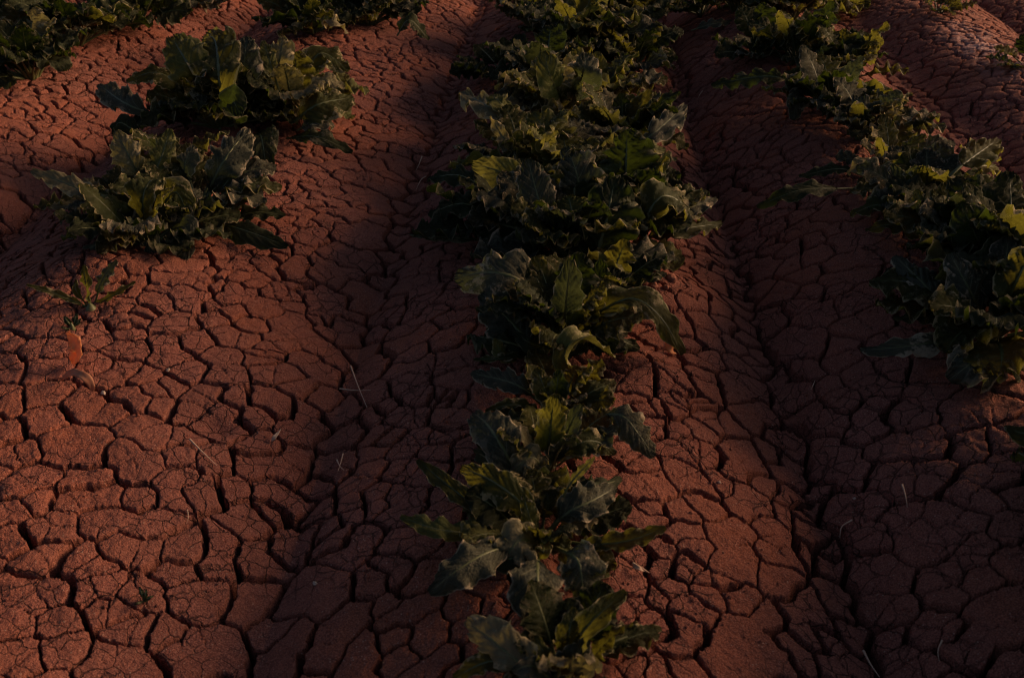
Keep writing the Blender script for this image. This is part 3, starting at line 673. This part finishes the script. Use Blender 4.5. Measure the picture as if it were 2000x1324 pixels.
# ---- left row
e = start(178, 603, 'small four leaf beet plant standing alone in front of the left row', .012)
hero(e, [(178,603,.0),(110,574,.03),(52,556,.05)], 17, 'g', .1, fold=.7)
hero(e, [(178,600,.0),(168,555,.07),(164,518,.11)], 24, 'g', .15)
hero(e, [(182,600,.0),(200,550,.06),(228,508,.10)], 26, 'b', .3)
hero(e, [(180,600,.0),(225,575,.03),(265,550,.05)], 17, 'g', .1, fold=.7)
hero(e, [(175,600,.0),(150,570,.05),(148,545,.07)], 14, 'g', .1)
e = start(142, 642, 'tiny dark green beet seedling above the orange dried leaf', .006)
for i, (a, b) in enumerate(((125, 618), (158, 622), (120, 640), (150, 612))):
    hero(e, [(142,642,.0),((142+a)/2,(642+b)/2,.02),(a, b, .025)], 11, 'd', .2)
e = start(285, 470, 'left row beet plant with a long pale leaf pointing left', .024)
hero(e, [(200,400,.03),(150,368,.06),(62,333,.08)], 40, 'p', .05, ruf=.25)
hero(e, [(280,360,.04),(252,305,.12),(226,256,.17)], 52, 'p', .15, ruf=.2, nref=(0, -1, .7))
hero(e, [(288,460,.01),(280,385,.12),(300,352,.14),(312,395,.08)], 62, 'g', .12, fold=.5, ruf=.14)
hero(e, [(300,450,.01),(340,375,.11),(372,430,.05)], 60, 'g', .12, ruf=.15, nref=(0, -.8, 1))
hero(e, [(260,450,.01),(215,400,.08),(170,425,.05)], 36, 'y', .1, fold=.5)
hero(e, [(260,460,.0),(190,430,.06),(130,462,.02)], 46, 'b', .15)
hero(e, [(265,470,.0),(200,475,.05),(150,500,.01)], 40, 'b', .15)
hero(e, [(285,475,.0),(292,470,.05),(292,508,.01)], 38, 'b', .1, nref=(0, -.7, 1))
hero(e, [(310,460,.0),(362,445,.06),(358,518,.005)], 42, 'b', .1, nref=(0, -.7, 1))
hero(e, [(330,440,.0),(355,410,.06),(420,425,.03)], 34, 'd', .1)
hero(e, [(250,430,.02),(200,380,.07),(160,372,.06)], 34, 'g', .1)
rosette(e, 15, .17, 111, (.12, .4, .48), 'gggdb')
e = start(385, 405, 'beet plant with a round grey serrated leaf and a large leaf lying to its right', .024)
hero(e, [(385,438,.0),(440,440,.02),(500,458,.02),(562,482,.005)], 48, 'd', .20, fold=.2, ruf=.1)
hero(e, [(440,430,.0),(500,415,.02),(558,420,.01)], 34, 'd', .1, ruf=.35)
hero(e, [(400,390,.01),(440,310,.12),(486,252,.16)], 66, 'b', .18, fold=.1, ruf=.2, nref=(0, -.9, .8))
hero(e, [(360,380,.01),(362,320,.10),(378,284,.13)], 40, 'b', .15)
hero(e, [(290,370,.05),(318,300,.12),(332,252,.16)], 44, 'y', .2, fold=.3)
hero(e, [(400,400,.01),(440,360,.06),(465,320,.10)], 26, 'g', .35)
rosette(e, 15, .18, 113, (.12, .4, .48), 'ggdbb')
e = start(430, 245, 'widest beet plant of the left row with broad domed green leaves', .03)
hero(e, [(400,180,.10),(370,130,.20),(335,72,.25)], 78, 'y', .10, ruf=.2, nref=(0, -.9, .8))
hero(e, [(432,200,.08),(428,150,.19),(420,80,.24),(400,70,.22)], 84, 'g', .12, ruf=.15, nref=(0, -.9, .8))
hero(e, [(380,190,.08),(310,143,.16),(247,158,.14)], 46, 'g', .12, ruf=.1, fold=.3)
hero(e, [(340,240,.04),(250,205,.09),(192,165,.08)], 52, 'b', .15, ruf=.25)
hero(e, [(365,165,.12),(398,150,.16),(392,206,.10)], 42, 'b', .1, nref=(0, -.8, 1))
hero(e, [(470,200,.06),(476,130,.19),(482,72,.25)], 66, 'b', .15, ruf=.16, nref=(0, -1, .7))
hero(e, [(460,250,.03),(455,200,.14),(470,225,.12)], 60, 'd', .15, nref=(0, -1, .7))
hero(e, [(280,270,.02),(235,240,.06),(220,265,.02)], 40, 'd', .15)
rosette(e, 18, .21, 115, (.22, .4, .38), 'ggggddb')
e = start(575, 225, 'beet plant with bright yellow stalks at the right end of the widest left bush', .03)
hero(e, [(535,170,.10),(548,110,.20),(552,74,.24)], 44, 'p', .2, ruf=.35, nref=(0, -1, .7))
hero(e, [(550,190,.08),(530,130,.18),(515,80,.23)], 30, 'y', .3)
hero(e, [(590,170,.08),(625,105,.17),(682,138,.12)], 56, 'g', .12, ruf=.15)
hero(e, [(575,238,.04),(620,205,.10),(690,190,.10)], 66, 'g', .12, ruf=.16, fold=.2, nref=(0, -.8, 1))
hero(e, [(600,190,.08),(635,155,.13),(674,172,.10)], 32, 'p', .15)
hero(e, [(580,255,.02),(620,235,.06),(652,245,.03)], 40, 'b', .15)
hero(e, [(560,270,.0),(620,268,.04),(688,298,.0)], 36, 'd', .12)
hero(e, [(505,260,.0),(512,275,.05),(522,340,.0)], 60, 'd', .1, nref=(0, -.7, 1))
rosette(e, 17, .20, 117, (.22, .4, .38), 'gggydp')
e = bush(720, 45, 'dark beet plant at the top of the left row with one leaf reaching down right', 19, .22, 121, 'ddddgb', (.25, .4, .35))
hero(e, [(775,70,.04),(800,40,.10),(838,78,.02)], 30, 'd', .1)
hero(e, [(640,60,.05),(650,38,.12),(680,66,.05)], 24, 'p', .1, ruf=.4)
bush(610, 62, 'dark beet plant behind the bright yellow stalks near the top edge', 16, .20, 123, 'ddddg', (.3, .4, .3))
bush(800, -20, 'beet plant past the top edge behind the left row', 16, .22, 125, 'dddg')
bush(345, 335, 'beet plant joining the two big bushes of the left row', 14, .17, 127, 'gggdby', (.1, .4, .5))
bush(215, 400, 'low beet plant at the left foot of the left row clump', 13, .15, 129, 'ggdbp', (.2, .4, .4))
# ---- far left row, leaves coloured dark to carry the dimness of this corner
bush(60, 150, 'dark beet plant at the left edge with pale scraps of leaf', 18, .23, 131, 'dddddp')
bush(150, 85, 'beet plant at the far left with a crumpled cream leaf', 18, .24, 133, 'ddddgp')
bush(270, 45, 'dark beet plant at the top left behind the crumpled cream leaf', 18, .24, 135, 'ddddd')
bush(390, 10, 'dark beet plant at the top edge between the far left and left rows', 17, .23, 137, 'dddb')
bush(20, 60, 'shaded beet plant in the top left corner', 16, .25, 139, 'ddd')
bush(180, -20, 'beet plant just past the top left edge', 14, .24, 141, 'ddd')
# ---- right row
e = start(1935, 650, 'right row beet plant with grey leaves lying flat toward the furrow', .03)
hero(e, [(1900,630,.01),(1840,590,.05),(1795,545,.08),(1747,500,.09)], 62, 'b', .20, fold=.15, ruf=.16)
hero(e, [(1925,630,.01),(1890,560,.09),(1855,495,.14)], 76, 'b', .10, fold=.15, ruf=.16, nref=(0, -.8, 1))
hero(e, [(1900,665,.0),(1830,668,.03),(1755,678,.03),(1680,684,.01)], 46, 'b', .20, fold=.45, ruf=.22)
hero(e, [(1938,668,.01),(1892,712,.04),(1852,742,.01)], 94, 'b', .16, fold=.1, ruf=.3, nref=(0, -.5, 1))
hero(e, [(1915,650,.0),(1870,632,.04),(1822,632,.02)], 28, 'g', .15, ruf=.35)
hero(e, [(1935,540,.02),(1905,460,.13),(1875,395,.20)], 92, 'd', .15, ruf=.2, nref=(0, -1, .8))
hero(e, [(1960,640,.02),(1985,580,.08),(2030,555,.08)], 70, 'b', .15)
hero(e, [(1960,600,.05),(1990,540,.13),(2020,480,.18)], 80, 'g', .15)
hero(e, [(1960,690,.0),(1985,720,.03),(1992,745,.0)], 40, 'd', .1)
hero(e, [(1880,640,.0),(1820,618,.03),(1745,622,.01)], 30, 'd', .2, ruf=.3)
rosette(e, 15, .19, 151, (.4, .4, .2), 'gggdb')
e = bush(1890, 500, 'beet plant with sunlit crinkled edges against the lit ridge on the right', 18, .19, 153, 'gggddb')
hero(e, [(1830,480,.0),(1750,440,.05),(1690,450,.03)], 34, 'g', .15, ruf=.3)
hero(e, [(1830,470,.02),(1800,400,.10),(1790,370,.13)], 34, 'y', .4)
e = bush(1975, 560, 'beet plant at the right edge behind the flat grey leaves', 16, .21, 154, 'ggdd')
e = bush(1800, 410, 'beet plant with a folded pale leaf spine in the right row', 15, .17, 155, 'ggdbb')
hero(e, [(1785,410,.01),(1755,365,.08),(1738,322,.13)], 56, 'b', .1, fold=.9, ruf=.12, curl=0)
hero(e, [(1800,400,.02),(1870,330,.11),(1950,272,.13)], 60, 'g', .40, ruf=.25)
hero(e, [(1840,380,.03),(1900,330,.09),(1945,325,.07)], 40, 'y', .5)
hero(e, [(1780,430,.0),(1720,400,.05),(1660,420,.01)], 40, 'g', .2, ruf=.3)
e = bush(1740, 330, 'beet plant with a glinting silver leaf fold in the middle of the right row', 14, .16, 157, 'ggbbp')
hero(e, [(1710,365,.0),(1640,368,.03),(1560,372,.04),(1478,404,.0)], 36, 'd', .42, ruf=.25)
hero(e, [(1700,350,.0),(1640,330,.03),(1560,345,.01)], 24, 'd', .3)
hero(e, [(1710,350,.02),(1685,322,.07),(1655,340,.04)], 36, 'p', .1, fold=.8)
e = bush(1690, 270, 'beet plant with wrinkled silver leaves beside a patch of lit soil', 15, .17, 159, 'gbbpd')
hero(e, [(1700,260,.02),(1690,210,.09),(1668,188,.11)], 48, 'b', .1, ruf=.4)
e = bush(1625, 215, 'beet plant in the right row with one grey leaf hanging down left', 15, .18, 161, 'ggdddb')
hero(e, [(1575,200,.02),(1560,190,.06),(1548,235,.0)], 40, 'b', .15, nref=(0, -.8, 1))
hero(e, [(1590,190,.0),(1510,150,.06),(1390,165,.0)], 44, 'd', .3)
bush(1650, 150, 'beet plant with rounded dark leaves on the right side of the right row', 16, .18, 163, 'gggdd')
bush(1560, 120, 'tall beet plant with shaded stems in the upper right row', 18, .21, 165, 'ggddd')
e = bush(1480, 110, 'low beet plant on the furrow side of the upper right row', 14, .19, 167, 'dddb', (.2, .4, .4))
bush(1540, 40, 'beet plant with backlit leaves at the top of the right row', 19, .23, 169, 'ggggd')
bush(1610, 25, 'beet plant with upright stalks at the top edge of the right row', 15, .21, 171, 'gggd')
e = bush(1440, 20, 'beet plant with one bright cream leaf near the top edge', 15, .2, 173, 'gddp')
hero(e, [(1350,60,.01),(1390,48,.03),(1430,42,.02)], 22, 'b', .1)
bush(1370, 25, 'low dark beet plant between centre and right rows at the top edge', 12, .18, 175, 'dddd', (.1, .3, .6))
bush(1500, -35, 'beet plant just past the top edge behind the right row', 14, .22, 177, 'ggd')
e = start(2150, 900, 'beet plant at the right edge showing a single dark leaf tip', .03)
hero(e, [(2150,900,.0),(2070,840,.07),(2000,846,.05),(1966,832,.04)], 60, 'g', .25)
rosette(e, 14, .18, 181, (.5, .4, .1), 'ggdb')
bush(2260, 960, 'beet plant outside the right edge, first of the hidden ones', 15, .22, 182, 'ggdb')
bush(2360, 1130, 'beet plant outside the right edge, third of the hidden ones', 15, .19, 187, 'ggdb')
bush(2400, 1330, 'beet plant outside the right edge, last of the hidden ones', 15, .19, 188, 'ggdb')
bush(2290, 1050, 'beet plant outside the right edge of the row', 15, .17, 183, 'ggdb')
bush(2330, 1250, 'second beet plant outside the right edge of the row', 15, .17, 185, 'ggdb')
# ---- far right ridge
e = start(1835, 22, 'small beet plant on the salt crusted ridge at the top right', .014)
rosette(e, 10, .13, 191, (.3, .3, .4), 'gggy')
e = start(2010, 130, 'beet plant at the right edge on the salt crusted ridge', .014)
rosette(e, 9, .13, 193, (.3, .3, .4), 'gggd')

# ------------------------------------------------------------ litter on the soil
def ribbon(name, pts, wpx, mat, label, cat, shape=.7, group=None, roll=0, ruf=.08, fold=.3, curl=.2):
    p0 = on_ground(*pts[0][:2]); P = []
    for (u, v, h) in pts:
        g = on_ground(u, v); P.append(at_z(u, v, g[2]+h)-p0)
    ppm = F/((p0-np.array([0, 0, H]))@FWD); HSEED[0] += 1
    b, s = leaf_meshes(P, wpx/ppm, (0, -.6, 1), HSEED[0], .03, roll, .8, fold, curl, ruf, nu=18, nv=7, mat=mat, shape=shape)
    V = len(b.vertices)
    o = link(name, b, None, p0); tag(o, label, cat, group)
    m = o.modifiers.new('thickness', 'SOLIDIFY'); m.thickness = .0008
    return o
ribbon('dried_leaf', [(142,712,.002),(150,690,.03),(146,665,.045),(130,648,.055)], 38, M_DRY, 'bright orange dried leaf curled upright on the left ridge', 'dried leaf', fold=.5)
ribbon('dried_leaf', [(183,768,.002),(176,748,.02),(162,734,.03),(140,728,.025),(120,742,.002)], 17, M_DRYB, 'dull brown dried leaf arched just below the bright orange one', 'dried leaf')
ribbon('dried_leaf', [(1128,722,.002),(1142,716,.012),(1162,718,.002)], 9, M_DRY, 'small orange leaf scrap lying inside the sickle shaped leaf', 'dried leaf')
ribbon('dried_leaf', [(405,402,.004),(430,390,.03),(458,398,.01)], 9, M_DRY, 'thin orange dried leaf under the beet plant with the grey serrated leaf', 'dried leaf')
ribbon('husk', [(530,862,.002),(538,852,.012),(549,838,.012)], 8, M_STRAW, 'pale husk lying on the lower left plates', 'husk')
ribbon('dried_leaf', [(1318,690,.002),(1310,682,.02),(1300,668,.02)], 18, M_DRY, 'orange tinted scrap under the tip of the arching leaf', 'dried leaf')
ribbon('husk', [(1236,1104,.004),(1248,1110,.012),(1262,1116,.006)], 9, M_STRAW, 'pale husk scrap right of the dark hole', 'husk')
def tube(pts, r):
    C, L = catmull(pts, 14); T, S, N = frames(C, (0, .1, 1), 0, 0); tv = []
    for k in range(14):
        rr = r*(1-.75*k/13)
        for m in range(5): a = 6.283*m/5; tv.append(C[k]+S[k]*rr*math.cos(a)+N[k]*rr*math.sin(a))
    K = np.arange(70).reshape(14, 5)
    return mesh_from('straw', tv, np.stack([K[:-1], np.roll(K[:-1], -1, 1), np.roll(K[1:], -1, 1), K[1:]], -1).reshape(-1, 4), mats=[M_STRAW])
STR = [([(685,715),(700,755),(717,796)], 'longest straw, leaning across the left furrow crack', .0012),
       ([(664,759),(690,762),(724,762)], 'straw lying crosswise under the longest straw', .0012),
       ([(371,858),(395,882),(424,909)], 'pale twig lying on the lower left ridge', .0014),
       ([(658,898),(664,910),(672,918)], 'short bent straw in the left furrow below the crossed straws', .0011),
       ([(670,886),(666,902),(660,920)], 'short upright straw beside the bent one in the left furrow', .0010),
       ([(824,306),(818,322),(812,334)], 'pale straw at the far left furrow beside the centre row', .0015),
       ([(832,345),(822,352),(812,372)], 'thin straw just below the pale far straw', .0012),
       ([(1762,946),(1768,966),(1772,990)], 'reddish straw on a block in the right furrow', .0012),
       ([(1664,1015),(1644,1028),(1640,1050)], 'hooked straw lying near the reddish one in the right furrow', .0011),
       ([(1686,1270),(1700,1296),(1718,1322)], 'straw slanting out of the right furrow at the bottom edge', .0013),
       ([(1236,1100),(1252,1108),(1268,1118)], 'short straw right of the dark hole', .0016),
       ([(1840,1250),(1832,1270),(1834,1290)], 'faint straw on the lower right block', .0010),
       ([(1756,506),(1772,512),(1790,518)], 'brown straw in the shade of the right row', .0014),
       ([(366,995),(368,1010),(364,1022)], 'thin brown straw on the plate above the tiny green sprout', .0008),
       ([(1372,178),(1366,186),(1362,196)], 'tiny straw at the far right furrow', .0012),
       ([(1584,760),(1588,752),(1592,742)], 'thin straw standing at the crack junction in the right furrow', .0009)]
for pts, lab, r in STR:
    g0 = on_ground(*pts[0]); P = []
    for i, (u, v) in enumerate(pts):
        g = on_ground(u, v); P.append(at_z(u, v, g[2]+.004+(.008 if i == 1 else .002))-g0)
    o = link('straw', tube(P, r*1.5), None, g0); tag(o, lab, 'straw', 'dry straws scattered on the soil')

def rock(seed, r, sq=.75, sub=10):
    rr = np.random.default_rng(seed); nu_, nv_ = 9, 12; V = []
    off = rr.random(3)*40
    for j in range(nu_):
        th = math.pi*j/(nu_-1)
        for i in range(nv_):
            a = 6.28318*i/nv_; d = np.array([math.sin(th)*math.cos(a), math.sin(th)*math.sin(a), math.cos(th)])
            n = float(noise(np.array(d[0]*1.7+off[0]), np.array(d[1]*1.7+d[2]*1.3+off[1]), seed))*.45+float(noise(np.array(d[0]*4+off[1]), np.array(d[2]*4+d[1]*3+off[2]), seed+1))*.28
            V.append(d*r*(1+n)*np.array([1, .85, sq]))
    K = np.arange(nu_*nv_).reshape(nu_, nv_)
    return V, np.stack([K[:-1], K[1:], np.roll(K[1:], -1, 1), np.roll(K[:-1], -1, 1)], -1).reshape(-1, 4)
CL = [(1212,538,15,'largest'),(1224,552,12,''),(1243,545,13,''),(1258,547,12,''),(1212,522,11,''),(1233,560,10,''),(1277,556,11,''),(1310,540,16,''),(1250,508,9,''),
      (1300,560,9,''),(1268,500,14,''),(1228,528,9,''),(1262,566,7,''),(1292,548,8,'')]
CLAB = ['largest red clod under the crinkled leaf on the mound','clod touching the largest one from the right','round clod in the middle of the clod heap','clod just right of the round middle clod',
 'clod above the largest one, partly behind the crinkled leaf','small clod in front of the heap','clod at the right end of the heap','big clod standing apart right of the heap','small clod far up beside the dark plant base',
 'small clod below the big separate clod','broad clod upslope of the heap behind the crinkled leaf','small clod between the largest and the middle clod','smallest clod in front of the heap','little clod left of the big separate one']
for k, (u, v, px, _) in enumerate(CL):
    g = on_ground(u, v+px*.3); ppm = F/((g-np.array([0, 0, H]))@FWD); r = px*.72/ppm
    V, Fq = rock(300+k, r); o = link('clay_clod', mesh_from('clay_clod', V, Fq, mats=[M_CLOD]), None, (g[0], g[1], g[2]+r*.15)); tag(o, CLAB[k], 'clod', 'loose clay clods on the mound')
for (u, v, px, lab) in ((616, 1140, 5, 'small white stone on the big round plate in the left furrow'), (1668, 973, 3.5, 'tiny white stone on the right furrow block'),
                        (328, 724, 4, 'pale pebble by the crack on the left ridge'), (203, 768, 5, 'whitish pebble right of the brown dried leaf'), (1405, 942, 4, 'pale pebble on the lit right flank of the centre ridge')):
    g = on_ground(u, v); ppm = F/((g-np.array([0, 0, H]))@FWD); r = px/ppm; V, Fq = rock(int(u), r)
    o = link('pebble', mesh_from('pebble', V, Fq, mats=[M_STONE]), None, (g[0], g[1], g[2]+r*.3)); tag(o, lab, 'pebble')
e = plant_at(on_ground(282, 1172), 'tiny green sprout on a plate at the lower left'); e['category'] = 'sprout'; e.name = 'sprout'; del e['group']
for a, b in ((272, 1145), (300, 1162), (262, 1180), (286, 1150)):
    hero(e, [(282,1172,-.045),((282+a)/2,(1172+b)/2,-.03),(a, b, -.03)], 8, 'd', .2, rowz=float(e.location[2])+.045)

# crumbs of soil lying on the ridges: uncountable
r = np.random.default_rng(5); NCm = 5200; V = []; Fc = []
yy = 1.0+4.2*r.random(NCm)**1.5; xx = (r.random(NCm)*1.05-.54)*(yy+.68)
tz = terrain(xx, yy); keep = (tz > .035) | (r.random(NCm) < .12); xx, yy = xx[keep], yy[keep]
ic = np.array([(0,0,1),(.9,0,.3),(.2,.85,.35),(-.75,.5,.3),(-.7,-.55,.35),(.3,-.9,.3),(.5,.4,-.6),(-.5,.3,-.6),(0,-.6,-.6)])
fi = [(0,1,2),(0,2,3),(0,3,4),(0,4,5),(0,5,1),(1,6,2),(2,6,7),(2,7,3),(3,7,4),(4,7,8),(4,8,5),(5,8,1),(1,8,6),(6,8,7)]
# surface height at the crumbs, from the fan
ri = np.clip(np.searchsorted(Dv, yy+.68), 0, NR-1); ci = np.clip(((xx/(yy+.68)+.565)/(Kc[1]-Kc[0])).astype(int), 0, NC-1)
vi = ri*NC+ci; okc = eP[vi] > W[vi]*1.6; xx, yy, vi = xx[okc], yy[okc], vi[okc]
for k in range(len(xx)):
    s = .0011+.0034*r.random()**4; a = r.random()*6.28; ca, sa = math.cos(a), math.sin(a); jt = 1+.35*(r.random((9, 3))-.5)
    q = ic*jt*s; q = np.stack([q[:, 0]*ca-q[:, 1]*sa, q[:, 0]*sa+q[:, 1]*ca, q[:, 2]*.8], 1)+np.array([lx[vi[k]], ly[vi[k]], z[vi[k]]+s*.25])
    V.append(q); Fc.append(np.array(fi)+9*k)
o = link('soil_crumbs', mesh_from('soil_crumbs', np.concatenate(V), np.concatenate(Fc), smooth=False, mats=[M_SOIL])); tag(o, 'loose crumbs of dry red soil scattered over the ridges', 'soil crumbs', kind='stuff')
